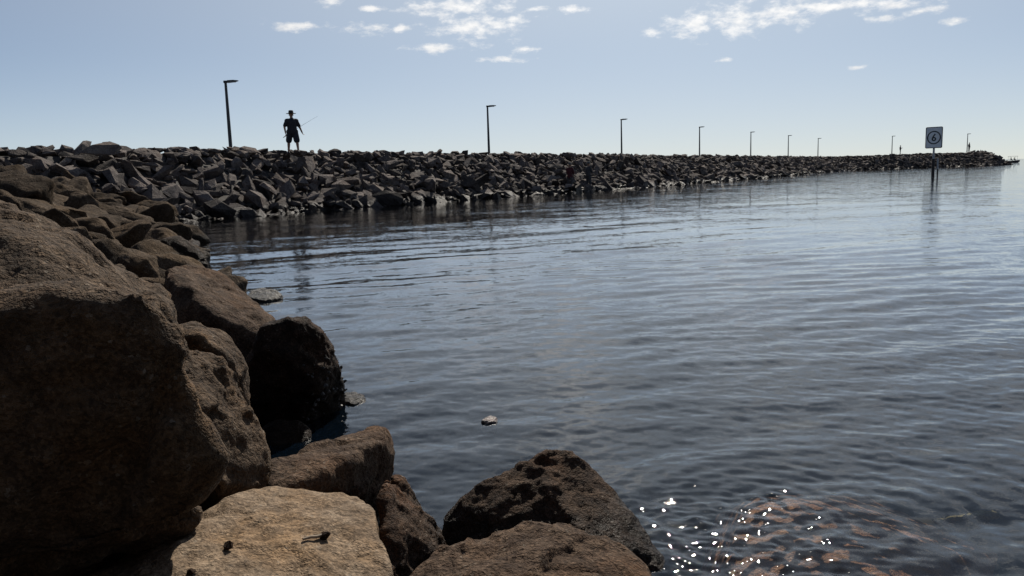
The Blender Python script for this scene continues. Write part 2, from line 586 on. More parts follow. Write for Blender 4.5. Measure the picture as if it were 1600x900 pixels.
def build_breakwater():
    root = None
    n = 150
    verts, faces = [], []
    prof = [0, 0.25, 0.5, 0.75, 1.0, 1.25, 2.0]
    k = len(prof) + 2
    for i in range(n + 1):
        s = TOTAL * i / n
        p, a, nb = on_path(s)
        for q in prof:
            off, z = profile(s, q)
            v = p + nb * off
            verts.append((v.x, v.y, z - 0.16))
        for off, z in ((-3.0, crest_z(s) - 0.6), (-9.0, -1.5)):
            v = p + nb * off
            verts.append((v.x, v.y, z))
    for i in range(n):
        for j in range(k - 1):
            a = i * k + j
            faces.append((a, a + k, a + k + 1, a + 1))
    # rounded head: a fan closing the end down to the water
    p, a, nb = on_path(TOTAL)
    base = n * k
    m0 = len(verts)
    for j in range(k):
        v = Vector(verts[base + j])
        w_ = v + a * (3.0 if j in (0,) else 4.0)
        verts.append((w_.x, w_.y, -1.6))
    for j in range(k - 1):
        faces.append((base + j, m0 + j, m0 + j + 1, base + j + 1))
    me = mesh_np('breakwater_core', verts, faces)
    root = link('breakwater', me, M['core'])
    tag(root, 'long dark rock breakwater running out across the bay', 'breakwater')
    return root


breakwater = build_breakwater()


def stone_prototypes(n, seed, npts=(11, 17), flat=0.72, bevel=False):
    r = np.random.default_rng(seed)
    out = []
    for k in range(n):
        m = r.integers(*npts)
        p = r.normal(size=(m, 3))
        p /= np.linalg.norm(p, axis=1)[:, None]
        p = np.sign(p) * np.abs(p) ** 0.75          # blocky
        p *= r.uniform(0.8, 1.1, size=(m, 1))
        p *= np.array([1.1, r.uniform(0.55, 0.85), r.uniform(flat * 0.6, flat)])
        bm = hull_bm([tuple(q) for q in p])
        bmesh.ops.dissolve_limit(bm, angle_limit=rad(16), verts=bm.verts, edges=bm.edges)
        if bevel:
            bmesh.ops.bevel(bm, geom=list(bm.edges), offset=0.045, segments=1, affect='EDGES', clamp_overlap=True)
        bmesh.ops.triangulate(bm, faces=bm.faces)
        me = bpy.data.meshes.new('stone')
        bm.to_mesh(me)
        bm.free()
        out.append(me)
    return out


PROTO = stone_prototypes(36, 3, (12, 18), 0.6)


def place_stones(specs, protos, mat, root, nmax, mass_name):
    """specs: (centre, rotation matrix 3x3, scale, proto index). The nmax largest in the picture become parts, the rest one mass."""
    def size(sp):
        c = sp[0] - Vector((0, 0, CAM_H))
        z = c.dot(_f)
        if z < 0.5:
            return -1
        x, y = 800 + F * c.dot(_r) / z, 450 - F * c.dot(_u) / z
        if x < -10 or x > 1610 or y > 900:
            return 0
        return F * max(sp[2]) / z * (0.25 if len(sp) > 4 and sp[4] else 1.0)
    order = sorted(range(len(specs)), key=lambda i: -size(specs[i]))
    for me in protos:
        if not me.materials:
            me.materials.append(mat)
    mass_v, mass_f, tone, off = [], [], [], 0
    pc = [coords(me) for me in protos]
    pf = []
    for me in protos:
        a = np.empty(len(me.polygons) * 3, np.int32)
        me.polygons.foreach_get('vertices', a)
        pf.append(a.reshape(-1, 3))
    for rank, i in enumerate(order):
        c, R, s, k = specs[i][:4]
        mw = Matrix.Translation(c) @ R.to_4x4() @ Matrix.Diagonal((*s, 1))
        if rank < nmax:
            o = bpy.data.objects.new('stone', protos[k])
            C.objects.link(o)
            o.parent = root
            o.matrix_world = mw
            o.matrix_parent_inverse = root.matrix_world.inverted()
        else:
            A = np.array(mw)
            v = pc[k] @ A[:3, :3].T + A[:3, 3]
            mass_v.append(v)
            mass_f.append(pf[k] + off)
            tone.append(np.full(len(v), random.random()))
            off += len(v)
    if mass_v:
        v, f = np.concatenate(mass_v), np.concatenate(mass_f)
        me = mesh_np(mass_name, v, f)
        at = me.attributes.new('tone', 'FLOAT', 'POINT')
        at.data.foreach_set('value', np.concatenate(tone).astype(np.float32))
        o = link(mass_name, me, mat, root)
        o['kind'] = 'stuff'


def breakwater_stones():
    r = np.random.default_rng(21)
    specs = []

    def stone(c, up, base, hidden, k=0.40):
        up = (up + Vector(r.normal(size=3) * k)).normalized()
        ax = Vector(r.normal(size=3))
        ax = (ax - up * ax.dot(up)).normalized()
        R = Matrix((ax, up.cross(ax), up)).transposed()
        sc = (base * r.uniform(0.95, 1.35), base * r.uniform(0.8, 1.1), base * r.uniform(0.8, 1.1))
        specs.append((c, R, sc, int(r.integers(len(PROTO))), hidden))
    s = 2.0
    while s < TOTAL:
        far = s > 95
        ds = 0.58 if far else 0.41
        p, a, nb = on_path(s)
        nrow = 10 if far else 14
        for j in range(nrow + 5):
            q = (j + r.uniform(-0.35, 0.35)) / nrow if j <= nrow else 1.0 + (j - nrow) * 0.10 + r.uniform(-0.04, 0.04)
            q = max(q, 0.0)
            off, z = profile(s, min(q, 2))
            c = p + nb * (off + r.normal() * 0.08) + a * r.uniform(-0.4, 0.4) * ds
            base = min((0.35 if far else 0.275) * math.exp(r.normal() * 0.44), 0.75)
            if q > 0.7:
                base = min(base, 0.38 if q > 0.93 else 0.5)
            up = (nb * 0.32 + Vector((0, 0, 1))).normalized() if q < 1 else Vector((0, 0, 1))
            zz = z + r.normal() * (0.08 if q < 0.95 else 0.035) + (0.06 if 0.93 < q < 1.1 else 0) + (0.04 if q < 1 else -0.02)
            stone(Vector((c.x, c.y, zz)), up, base, q > 1.15, 0.5 if q < 0.93 else 0.16)
        s += ds
    # the round head: a cone of the same rock
    p, a, nb = on_path(TOTAL)
    cz = crest_z(TOTAL)
    hw = half_in(TOTAL) - SLOPE_RUN
    for k in range(900):
        ph = r.uniform(-0.2, 1.0) * math.pi
        t = r.uniform(0, 1) ** 0.8
        d = nb * math.cos(ph) + a * math.sin(ph)
        run = 0.3 + 1.4 * max(0.0, math.sin(ph)) ** 1.2
        rr = 0.3 + t * (hw + 3.2 + run)
        z = cz - 0.2 - max(0.0, (rr - hw * 0.55) / (hw * 0.45 + 3.2 + run)) * (cz + 0.5)
        c = p + d * rr
        stone(Vector((c.x, c.y, z)), (d * 0.5 + Vector((0, 0, 1))).normalized(), 0.42 * math.exp(r.normal() * 0.25), False)
    # the high boulder that stands on the crest near the root
    c = P(152, 236, 27.6)
    R = Euler((0.25, -0.2, 0.5)).to_matrix()
    specs.append((Vector(c), R, (0.68, 0.6, 0.62), 4))
    place_stones(specs, PROTO, M['basalt'], breakwater, 300, 'stone_mass')


breakwater_stones()


# ---------------------------------------------------------------- the bank of rocks on the left
SHORE = [PZ(610, 860), PZ(500, 650), PZ(430, 520), PZ(326, 417), PZ(285, 378), PZ(262, 350)]


def shore_x(y):
    ys = [p.y for p in SHORE]
    xs = [p.x for p in SHORE]
    return float(np.interp(y, ys, xs))


def bank_z(x, y):
    d = shore_x(y) - x            # metres inland
    if y < 0.4 and x > -2.5:        # unseen rise behind the camera, added to block sky light from the rock faces
        return min(0.05 + (0.4 - y) * 0.95, 4.2)
    if d < 0:
        return max(-1.7, 0.0 + d * 3.0)
    return max(min(0.34 * d, 0.9 + 0.07 * d), min(0.05 + (0.4 - y) * 0.95, 4.2) if y < 0.4 else 0.0)


def build_bank():
    xs = np.concatenate([np.linspace(-26, 2.5, 58), np.linspace(3.2, 24, 20)])
    ys = np.concatenate([np.linspace(-9, -3.2, 12), np.linspace(-3, 12, 46), np.linspace(12.5, 31, 30)])
    v, f = [], []
    for yy in ys:
        for xx in xs:
            v.append((xx, yy, bank_z(xx, yy) - 0.30))
    n = len(xs)
    for i in range(len(ys) - 1):
        for j in range(n - 1):
            a = i * n + j
            f.append((a, a + 1, a + n + 1, a + n))
    o = link('shore_bank', mesh_np('shore_bank', v, f), M['core'])
    tag(o, 'brown rocky shore bank between the camera and the breakwater root', None, None, 'structure')
    return o


bank = build_bank()
BANK_PROTO = stone_prototypes(14, 8, (14, 22), 0.8, True)
bp2 = []
for me in BANK_PROTO:       # weathered, rounder than the quarried breakwater rock
    e = evaluated(me, [('SUBSURF', {'levels': 2, 'render_levels': 2, 'subdivision_type': 'CATMULL_CLARK'})])
    co = coords(e)
    co *= 1.12
    co += normals(e) * (0.16 * fbm(co * 1.5 + 5 * len(bp2), 4, 0.55)[:, None])
    set_coords(e, co)
    b_ = bmesh.new()
    b_.from_mesh(e)
    bmesh.ops.triangulate(b_, faces=b_.faces)
    b_.to_mesh(e)
    b_.free()
    e.name = 'stone'
    e.polygons.foreach_set('use_smooth', [True] * len(e.polygons))
    bp2.append(e)
BANK_PROTO = bp2


def bank_stones():
    r = np.random.default_rng(4)
    specs = []
    # rocks one can pick out: (x0, x1, y0, y1 in the photograph, depth, tilt)
    K = [(-12, 20, 262, 292, 15.0, 0.5), (-6, 44, 287, 322, 13.0, 0.25), (-12, 30, 302, 334, 11.0, 0.5), (38, 84, 297, 326, 14.0, 0.45),
         (26, 92, 318, 346, 11.5, 0.2), (74, 136, 314, 350, 13.5, 0.4), (104, 150, 298, 342, 16.0, 0.5), (144, 170, 321, 342, 17.0, 0.2),
         (76, 178, 338, 386, 11.5, 0.35), (108, 180, 366, 412, 9.0, 0.45), (160, 252, 386, 440, 8.2, 0.45), (144, 204, 335, 362, 15.0, 0.2),
         (176, 238, 364, 398, 12.8, 0.1), (195, 284, 388, 432, 10.5, 0.3), (214, 260, 341, 370, 18.0, 0.25), (180, 243, 348, 377, 15.5, 0.15),
         (133, 182, 342, 372, 13.6, 0.3), (60, 120, 300, 325, 17.5, 0.3), (150, 205, 318, 345, 20.0, 0.2), (190, 235, 330, 352, 21.0, 0.2)]
    for (x0, x1, y0, y1, Y, tl) in K:
        c = P((x0 + x1) / 2, (y0 + y1) / 2 + 2, Y)
        sx = (x1 - x0) / 2 / F * Y
        sz = (y1 - y0) / 2 / F * Y
        R = Euler((r.normal() * 0.2, tl * 0.5 + r.normal() * 0.08, r.normal() * 0.3)).to_matrix()
        specs.append((Vector(c), R, (sx * 1.12, sx * 1.0, sz * 1.55), int(r.integers(len(BANK_PROTO)))))
    hand = len(specs)
    y = 2.2
    while y < 28.5:
        x = shore_x(y) + 0.25
        step = 0.62 + 0.022 * y
        while x > -0.72 * y - 3.5 and x > -22:
            xx, yy = x + r.normal() * 0.12, y + r.normal() * 0.14
            b = (0.30 + 0.014 * y) * math.exp(r.normal() * 0.22)
            z = bank_z(xx, yy) - 0.12 + r.normal() * 0.05 - (0.12 if y < 12 else 0)
            R = Euler((r.normal() * 0.3, 0.15 + r.normal() * 0.3, r.uniform(0, 6.28))).to_matrix()
            if not (abs(xx) < 0.75 and yy < 2.3) and not (yy < 4.4 and xx > -1.5):
                specs.append((Vector((xx, yy, z)), R, (b * 1.15, b * 0.95, b * 0.9), int(r.integers(len(BANK_PROTO)))))
            x -= step
        y += step * 0.95
    place_stones(specs, BANK_PROTO, M['bank'], bank, 300, 'stone_mass')


bank_stones()


# ---------------------------------------------------------------- boulders in the foreground
def boulder(label, hulls, mat, vox=0.011, smooth=6, amp=0.035, freq=3.2, fine=0.010, strata=0.0, sdir=(0.2, 0.1, 1.0), seed=0, group='boulders at the water edge', name='boulder', facet=0.0):
    """hulls: list of point lists (world); each list is one convex lump, the lumps are fused into one rock"""
    bm = bmesh.new()
    for pts in hulls:
        h = hull_bm(pts)
        tmp = bpy.data.meshes.new('t')
        h.to_mesh(tmp)
        h.free()
        bm.from_mesh(tmp)
        bpy.data.meshes.remove(tmp)
    me = bpy.data.meshes.new(name)
    bm.to_mesh(me)
    bm.free()
    me = evaluated(me, [('REMESH', {'mode': 'VOXEL', 'voxel_size': vox, 'use_smooth_shade': True}), ('SMOOTH', {'factor': 0.5, 'iterations': smooth})])
    if facet:
        # break the surface into chipped facets: each patch is pressed towards its own plane
        me = evaluated(me, [('SMOOTH', {'factor': 0.5, 'iterations': 4})])
        co, no = coords(me), normals(me)
        r = np.random.default_rng(100 + seed)
        for count, wgt in ((14, 1.0), (45, 0.55), (240, 0.22)):
            pick = r.choice(len(co), count, replace=False)
            sp_, sn = co[pick], no[pick] + r.normal(size=(count, 3)) * 0.22
            sn /= np.linalg.norm(sn, axis=1)[:, None]
            warp = co + 0.05 * np.stack([fbm(co * 6 + q * 11, 2) for q in range(3)], 1)
            near = np.argmin(((warp[:, None, :] - sp_[None]) ** 2).sum(2) if len(co) * count < 4e6 else np.stack([((warp - q) ** 2).sum(1) for q in sp_], 1), axis=1)
            h = ((sp_[near] - co) * sn[near]).sum(1)
            lim = facet * wgt
            co = co + no * (np.clip(h * wgt, -lim, lim) - 0.55 * lim)[:, None]
        set_coords(me, co)
        me = evaluated(me, [('SMOOTH', {'factor': 0.5, 'iterations': 2})])
    co, no = coords(me), normals(me)
    off = np.array([seed * 7.31, seed * 3.17, seed * 1.7])
    d = amp * fbm(co * freq + off, 3)
    d += amp * 0.55 * (fbm(co * freq * 2.3 + off + 9, 3, 0.55, True) - 0.35)
    # sharper breaks: terraces in a slanting direction
    if strata:
        sd = np.array(sdir) / np.linalg.norm(sdir)
        a = co @ sd * 11 + 1.8 * fbm(co * 2.2 + off, 2)
        saw = (a - np.floor(a))
        d += strata * (np.abs(saw - 0.72) - 0.35) * np.clip(0.6 + 1.5 * fbm(co * 3.1 + off + 4, 2), 0, 1.5)
    rough = np.clip(0.55 + 1.6 * fbm(co * 2.6 + off + 31, 2), 0.12, 1.4)
    d += fine * rough * fbm(co * 17 + off, 4, 0.6) * 1.6
    pit = fbm(co * 38 + off + 3, 2)
    d -= fine * 1.1 * rough * np.clip(pit - 0.12, 0, 1)
    set_coords(me, co + no * d[:, None])
    # origin at the rock's base
    co = coords(me)
    c = Vector(((co[:, 0].min() + co[:, 0].max()) / 2, (co[:, 1].min() + co[:, 1].max()) / 2, co[:, 2].min()))
    me.transform(Matrix.Translation(-c))
    me.name = name
    o = link(name, me, mat, smooth=True)
    o.location = c
    tag(o, label, 'boulder', group)
    return o


def px(*q):
    return [P(a, b, c) for a, b, c in q]


def down(pts, dz):
    return [p + Vector((0, 0, -dz)) for p in pts]


# the big boulder at the left edge: a lower block and the hump that rises from it
A_low = px((-260, 500, 1.28), (-60, 492, 1.24), (120, 484, 1.27), (200, 466, 1.32), (240, 455, 1.38), (258, 490, 1.41), (269, 560, 1.40), (277, 600, 1.39), (303, 650, 1.38), (331, 725, 1.37), (334, 770, 1.36),
           (312, 822, 1.36), (200, 872, 1.33), (120, 905, 1.31), (-240, 935, 1.28), (240, 560, 1.35), (285, 720, 1.33), (258, 480, 1.95), (270, 540, 1.95), (-200, 440, 2.0), (300, 800, 1.85), (100, 900, 1.85))
A_top = px((-220, 250, 2.25), (-60, 292, 2.2), (10, 322, 2.15), (75, 352, 2.1), (135, 392, 2.05), (215, 428, 2.0), (258, 447, 2.0), (278, 480, 2.02), (282, 512, 2.0), (-60, 400, 1.75), (60, 415, 1.7), (110, 440, 1.62), (-60, 470, 1.5),
           (200, 470, 1.75), (-200, 300, 2.9), (60, 380, 2.6), (250, 470, 2.5), (-220, 600, 2.2), (270, 600, 2.2))
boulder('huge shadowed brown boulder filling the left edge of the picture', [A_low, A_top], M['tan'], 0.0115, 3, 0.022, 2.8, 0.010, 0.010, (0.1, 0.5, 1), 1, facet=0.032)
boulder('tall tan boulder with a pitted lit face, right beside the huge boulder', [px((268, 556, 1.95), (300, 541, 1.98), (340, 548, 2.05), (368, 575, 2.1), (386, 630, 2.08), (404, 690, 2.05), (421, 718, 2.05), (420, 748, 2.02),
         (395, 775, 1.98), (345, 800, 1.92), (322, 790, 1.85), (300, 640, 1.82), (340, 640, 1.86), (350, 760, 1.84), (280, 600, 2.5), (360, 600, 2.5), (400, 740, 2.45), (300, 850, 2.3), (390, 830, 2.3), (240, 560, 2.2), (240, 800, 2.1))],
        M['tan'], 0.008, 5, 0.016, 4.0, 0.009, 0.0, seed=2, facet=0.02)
boulder('rounded tan boulder cap behind the tall pitted boulder', [px((250, 530, 2.45), (268, 516, 2.5), (305, 507, 2.55), (340, 512, 2.6), (362, 532, 2.6), (378, 565, 2.55), (385, 600, 2.5), (250, 600, 2.4), (300, 530, 2.35), (350, 560, 2.38),
         (270, 530, 3.0), (350, 540, 3.0), (260, 680, 2.9), (390, 680, 2.9), (250, 680, 2.5), (390, 680, 2.55))], M['tan'], 0.010, 7, 0.022, 4.0, 0.008, 0.0, seed=3, facet=0.015)
boulder('smooth slanting brown slab boulder sloping down to the dark wet boulder', [px((254, 428, 4.55), (268, 417, 4.8), (292, 412, 5.0), (340, 424, 5.15), (378, 452, 5.1), (427, 500, 4.75), (422, 508, 4.55), (398, 527, 4.35),
         (330, 490, 4.3), (292, 452, 4.4), (275, 470, 4.4), (270, 520, 4.35), (290, 545, 4.3), (390, 590, 4.3), (425, 560, 4.6), (430, 560, 5.2), (280, 520, 5.3), (260, 480, 5.0))], M['brown'], 0.016, 3, 0.02, 2.5, 0.008, 0.0, seed=4, facet=0.012)
D_rock = boulder('dark wet rounded boulder standing in the water, shells on its right side', [px((380, 568, 3.85), (392, 540, 3.85), (412, 512, 3.86), (432, 496, 3.9), (468, 500, 3.95), (500, 516, 4.0), (522, 540, 4.05), (535, 570, 4.08), (534, 610, 4.08),
         (526, 645, 4.04), (470, 665, 3.9), (410, 655, 3.9), (385, 610, 3.88), (440, 560, 3.80), (490, 590, 3.86), (420, 530, 4.6), (500, 540, 4.6), (525, 600, 4.6), (400, 620, 4.6), (540, 690, 4.1), (400, 700, 3.95), (520, 700, 4.6), (390, 700, 4.6))],
         M['dark_wet'], 0.013, 6, 0.035, 3.8, 0.014, 0.0, seed=5, facet=0.016)
boulder('low black wet rock in the shaded gap below the dark round boulder', [px((405, 675, 3.62), (430, 656, 3.68), (470, 658, 3.7), (486, 672, 3.68), (484, 695, 3.6), (440, 705, 3.55), (405, 700, 3.58), (420, 670, 3.85), (470, 670, 3.85), (410, 740, 3.7), (480, 740, 3.7))],
        M['dark_wet'], 0.011, 6, 0.015, 4, 0.006, seed=6)
boulder('angular brown boulder with a dark front face at the water edge', [px((418, 756, 2.10), (424, 722, 2.25), (470, 698, 2.42), (530, 676, 2.6), (582, 659, 2.75), (600, 668, 2.74), (611, 690, 2.70), (613, 740, 2.66), (604, 792, 2.6),
         (592, 690, 2.52), (548, 714, 2.34), (500, 744, 2.18), (430, 772, 2.06), (560, 800, 2.40), (590, 760, 2.52), (600, 830, 2.55), (450, 810, 2.12), (560, 900, 2.5), (440, 860, 2.3), (500, 760, 2.95), (600, 760, 2.95), (460, 740, 2.8))],
        M['brown'], 0.009, 2, 0.020, 4.0, 0.010, 0.010, (0.6, -0.5, 1), 7, facet=0.013)
boulder('rough grey brown rock wedged between the pale slab and the water', [px((606, 738, 2.35), (625, 742, 2.4), (655, 780, 2.38), (690, 818, 2.34), (693, 842, 2.28), (660, 900, 2.1), (610, 930, 1.95), (596, 820, 2.1), (640, 820, 2.18), (600, 760, 2.2), (700, 900, 2.35), (640, 960, 2.3), (620, 760, 2.7), (690, 840, 2.6))],
        M['umber'], 0.008, 3, 0.022, 5.0, 0.014, 0.012, (0.7, 0.2, 0.6), 8, facet=0.016)
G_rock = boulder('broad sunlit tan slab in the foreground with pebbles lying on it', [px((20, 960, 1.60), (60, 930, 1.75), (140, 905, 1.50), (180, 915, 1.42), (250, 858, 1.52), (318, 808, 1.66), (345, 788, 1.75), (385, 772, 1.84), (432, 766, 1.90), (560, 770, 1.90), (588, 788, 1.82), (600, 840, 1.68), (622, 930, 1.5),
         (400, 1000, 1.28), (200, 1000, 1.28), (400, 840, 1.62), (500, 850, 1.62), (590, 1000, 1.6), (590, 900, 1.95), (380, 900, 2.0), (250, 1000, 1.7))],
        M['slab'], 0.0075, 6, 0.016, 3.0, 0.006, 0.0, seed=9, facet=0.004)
boulder('big peaked brown boulder in the middle foreground, water behind it', [px((692, 838, 2.48), (690, 812, 2.50), (720, 774, 2.52), (762, 744, 2.55), (802, 730, 2.58), (850, 705, 2.62), (882, 699, 2.64), (912, 712, 2.62), (942, 746, 2.58), (982, 796, 2.50), (1012, 842, 2.42), (1046, 900, 2.28),
         (1052, 940, 2.18), (720, 900, 2.40), (872, 770, 2.43), (800, 880, 2.28), (960, 880, 2.22), (770, 800, 2.42), (760, 790, 2.9), (900, 760, 3.0), (1000, 850, 2.7), (700, 860, 2.7), (1000, 980, 2.35), (720, 980, 2.45))],
        M['umber'], 0.0095, 5, 0.018, 3.4, 0.012, 0.006, (0.25, 0.6, 1), 10, facet=0.009)
boulder('low rounded rough boulder at the bottom edge, in front of the peaked boulder', [px((625, 930, 1.72), (650, 890, 1.80), (690, 852, 1.88), (742, 831, 1.95), (832, 814, 2.0), (900, 819, 2.0), (962, 846, 1.94), (1012, 880, 1.88), (1045, 930, 1.78), (840, 880, 1.72), (750, 930, 1.58), (950, 940, 1.6),
         (700, 900, 2.2), (950, 900, 2.25), (650, 1050, 1.7), (1000, 1050, 1.7), (800, 1100, 1.5))], M['brown'], 0.0085, 5, 0.016, 3.6, 0.010, 0.0, seed=12, facet=0.013)
boulder('brown weedy boulder lying just under the water at lower right', [[PZ(a, b, z) + Vector((0, 0, -0.022)) for a, b, z in ((1165, 780, -0.01), (1185, 768, 0.012), (1235, 770, 0.012), (1225, 790, 0.0), (1290, 785, -0.01), (1330, 805, -0.02), (1420, 830, -0.045), (1490, 860, -0.09), (1520, 920, -0.13),
        (1150, 830, -0.04), (1250, 850, -0.02), (1350, 900, -0.035), (1130, 900, -0.10), (1250, 960, -0.08), (1420, 980, -0.10), (1120, 800, -0.5), (1350, 770, -0.6), (1560, 860, -0.6), (1080, 950, -0.6), (1500, 1050, -0.6))]], M['weedy'], 0.010, 6, 0.016, 5, 0.010, seed=13)
boulder('dark smooth boulder nosing into the water at the foot of the bank', [px((228, 394, 11.5), (250, 373, 11.7), (280, 369, 11.9), (305, 383, 11.9), (322, 401, 11.8), (327, 418, 11.7), (290, 424, 11.6), (235, 424, 11.5), (260, 390, 13.0), (310, 406, 12.8), (240, 450, 11.6), (322, 440, 11.8), (240, 440, 13), (320, 430, 12.8))],
        M['dark_wet'], 0.035, 5, 0.05, 1.5, 0.02, seed=14)
boulder('small wet rock with a pale glint, alone beyond the slanting slab', [px((384, 464, 8.1), (392, 454, 8.3), (412, 449, 8.4), (432, 453, 8.35), (441, 464, 8.15), (415, 472, 7.95), (400, 460, 8.7), (430, 462, 8.7), (390, 490, 8.2), (435, 490, 8.2))],
        M['black_wet'], 0.016, 4, 0.03, 4, 0.015, seed=15)
boulder('small low rock awash off the foot of the bank near the cove', [px((262, 380, 14.2), (275, 369, 14.6), (295, 370, 14.6), (312, 378, 14.4), (313, 388, 13.8), (280, 392, 13.6), (280, 378, 15.4), (305, 384, 15.4), (270, 400, 14.5), (308, 400, 14.5))], M['dark_wet'], 0.035, 4, 0.05, 2.5, 0.02, seed=16)
boulder('small black glistening rock awash beside the shell-covered boulder', [px((532, 624, 4.2), (540, 613, 4.3), (556, 611, 4.35), (569, 617, 4.33), (572, 626, 4.22), (552, 632, 4.15), (545, 622, 4.55), (566, 624, 4.55), (536, 655, 4.25), (566, 655, 4.25))], M['black_wet'], 0.009, 3, 0.018, 7, 0.012, seed=17)
boulder('tiny wet rock tip with a pale painted glint barely breaking the open water, alone', [px((751, 657, 3.82), (756, 652, 3.84), (766, 649, 3.85), (774, 653, 3.84), (776, 659, 3.8), (762, 661, 3.78), (762, 657, 3.92), (752, 680, 3.85), (774, 680, 3.85))], M['glint_wet'], 0.006, 2, 0.012, 12, 0.01, seed=18)
boulder('pale yellowish weedy stone lying under the water at far lower right', [[PZ(a, b, z) for a, b, z in ((1455, 815, -0.10), (1500, 806, -0.07), (1560, 800, -0.09), (1555, 808, -0.12), (1480, 822, -0.13), (1460, 812, -0.3), (1560, 806, -0.3), (1500, 830, -0.3))]], M['pale_weed'], 0.008, 3, 0.02, 9, 0.01, seed=19)


def oyster_shells():
    """shells and weed tufts crusting the water side of the dark round boulder"""
    r = np.random.default_rng(9)
    co, no = coords(D_rock.data), normals(D_rock.data)
    wz = co[:, 2] + D_rock.location.z
    sel = np.where((no[:, 0] > 0.35) & (wz > 0.0) & (wz < 0.33) & (no[:, 1] < 0.6))[0]
    v, f = [], []
    for i in r.choice(sel, 170):
        n = Vector(no[i])
        t = Vector(r.normal(size=3))
        t = (t - n * t.dot(n)).normalized()
        b = n.cross(t)
        s = r.uniform(0.008, 0.020)
        c = Vector(co[i])
        tip = (n * r.uniform(0.4, 1.1) + t * r.uniform(0.5, 1.0)) * s
        k = len(v)
        v += [c - b * s * 0.6, c + b * s * 0.6, c + tip + b * s * 0.35, c + tip - b * s * 0.35, c + tip * 0.5 + n * s * 0.5]
        f += [(k, k + 1, k + 4), (k + 1, k + 2, k + 4), (k + 2, k + 3, k + 4), (k + 3, k, k + 4), (k + 3, k + 2, k + 1, k)]
    m = plain('oyster_shell', (0.05, 0.046, 0.042), 0.5, var=0.6, scale=40)
    o = link('oyster_shells', mesh_np('oyster_shells', v, f), m, D_rock)
    o['kind'] = 'stuff'
    o['label'] = 'grey oyster shells crusting the boulder'


oyster_shells()


# ---------------------------------------------------------------- pebbles and twig on the slab
def ray_down(o, x, y):
    dg = bpy.context.evaluated_depsgraph_get()
    hit, loc, n, *_ = scene.ray_cast(dg, Vector((x, y, 3.0)), Vector((0, 0, -1)))
    return loc if hit else None


def on_slab(pxl, pyl):
    """where the sight line meets the slab"""
    co = coords(G_rock.data) + np.array(G_rock.location)
    d = np.array(P(pxl, pyl, 1.0)) - np.array([0, 0, CAM_H])
    d /= np.linalg.norm(d)
    rel = co - np.array([0, 0, CAM_H])
    t = rel @ d
    dist = np.linalg.norm(rel - t[:, None] * d, axis=1)
    ok = np.where(dist < 0.009)[0]
    i = ok[np.argmin(t[ok])]
    return Vector(co[i])


def small_stone(label, at, s, seed):
    r = np.random.default_rng(seed)
    p = r.normal(size=(14, 3))
    p /= np.linalg.norm(p, axis=1)[:, None]
    bm = hull_bm([tuple(q * np.array(s)) for q in p])
    me = bpy.data.meshes.new('pebble')
    bmesh.ops.triangulate(bm, faces=bm.faces)
    bm.to_mesh(me)
    bm.free()
    o = link('pebble', me, M['dark_wet'])
    o.location = at + Vector((0, 0, s[2] * 0.6))
    tag(o, label, 'pebble', 'pebbles on the foreground slab')


small_stone('dark upright pebble on the left part of the sunlit slab', on_slab(353, 853), (0.010, 0.009, 0.013), 1)
small_stone('dark pebble at the end of the twig on the slab', on_slab(511, 836), (0.014, 0.011, 0.010), 2)
small_stone('tiny dark pebble at the bottom edge of the slab', on_slab(302, 889), (0.010, 0.009, 0.006), 3)


def tube(bm, pts, radii, seg=8):
    rings = []
    for i, p in enumerate(pts):
        a = (pts[min(i + 1, len(pts) - 1)] - pts[max(i - 1, 0)]).normalized()
        x = a.orthogonal().normalized()
        y = a.cross(x)
        rings.append([bm.verts.new(p + (x * math.cos(2 * math.pi * k / seg) + y * math.sin(2 * math.pi * k / seg)) * radii[i]) for k in range(seg)])
    for a, b in zip(rings, rings[1:]):
        for k in range(seg):
            bm.faces.new((a[k], a[(k + 1) % seg], b[(k + 1) % seg], b[k]))
    bm.faces.new(rings[0][::-1])
    bm.faces.new(rings[-1])


def box(bm, c, size, R=None):
    m = Matrix.Translation(c) @ (R.to_4x4() if R else Matrix.Identity(4)) @ Matrix.Diagonal((*size, 1))
    bmesh.ops.create_cube(bm, size=1, matrix=m)


def from_bm(name, bm, mat, parent=None, bevel=0.0, smooth=False):
    if bevel:
        bmesh.ops.bevel(bm, geom=list(bm.edges), offset=bevel, segments=2, affect='EDGES', clamp_overlap=True)
    bmesh.ops.recalc_face_normals(bm, faces=bm.faces)
    me = bpy.data.meshes.new(name)
    bm.to_mesh(me)
    bm.free()
    return link(name, me, mat, parent, smooth)


M['wood'] = plain('dry_twig', (0.28, 0.22, 0.16), 0.8, var=0.3, scale=60)
a, b = on_slab(474, 839), on_slab(503, 835)
bm = bmesh.new()
up = Vector((0, 0, 0.005))
tube(bm, [a + up, a.lerp(b, 0.4) + up * 1.4, a.lerp(b, 0.7) + up, b + up * 1.3], [0.003, 0.0038, 0.0035, 0.004], 7)
tag(from_bm('twig', bm, M['wood']), 'short pale dry twig lying on the sunlit slab', 'twig')

# ---------------------------------------------------------------- lamp posts along the breakwater
M['lamp'] = plain('dark_grey_lamp_paint', (0.035, 0.037, 0.042), 0.45, 0.2)
M['lens'] = plain('lamp_lens', (0.45, 0.45, 0.43), 0.3)


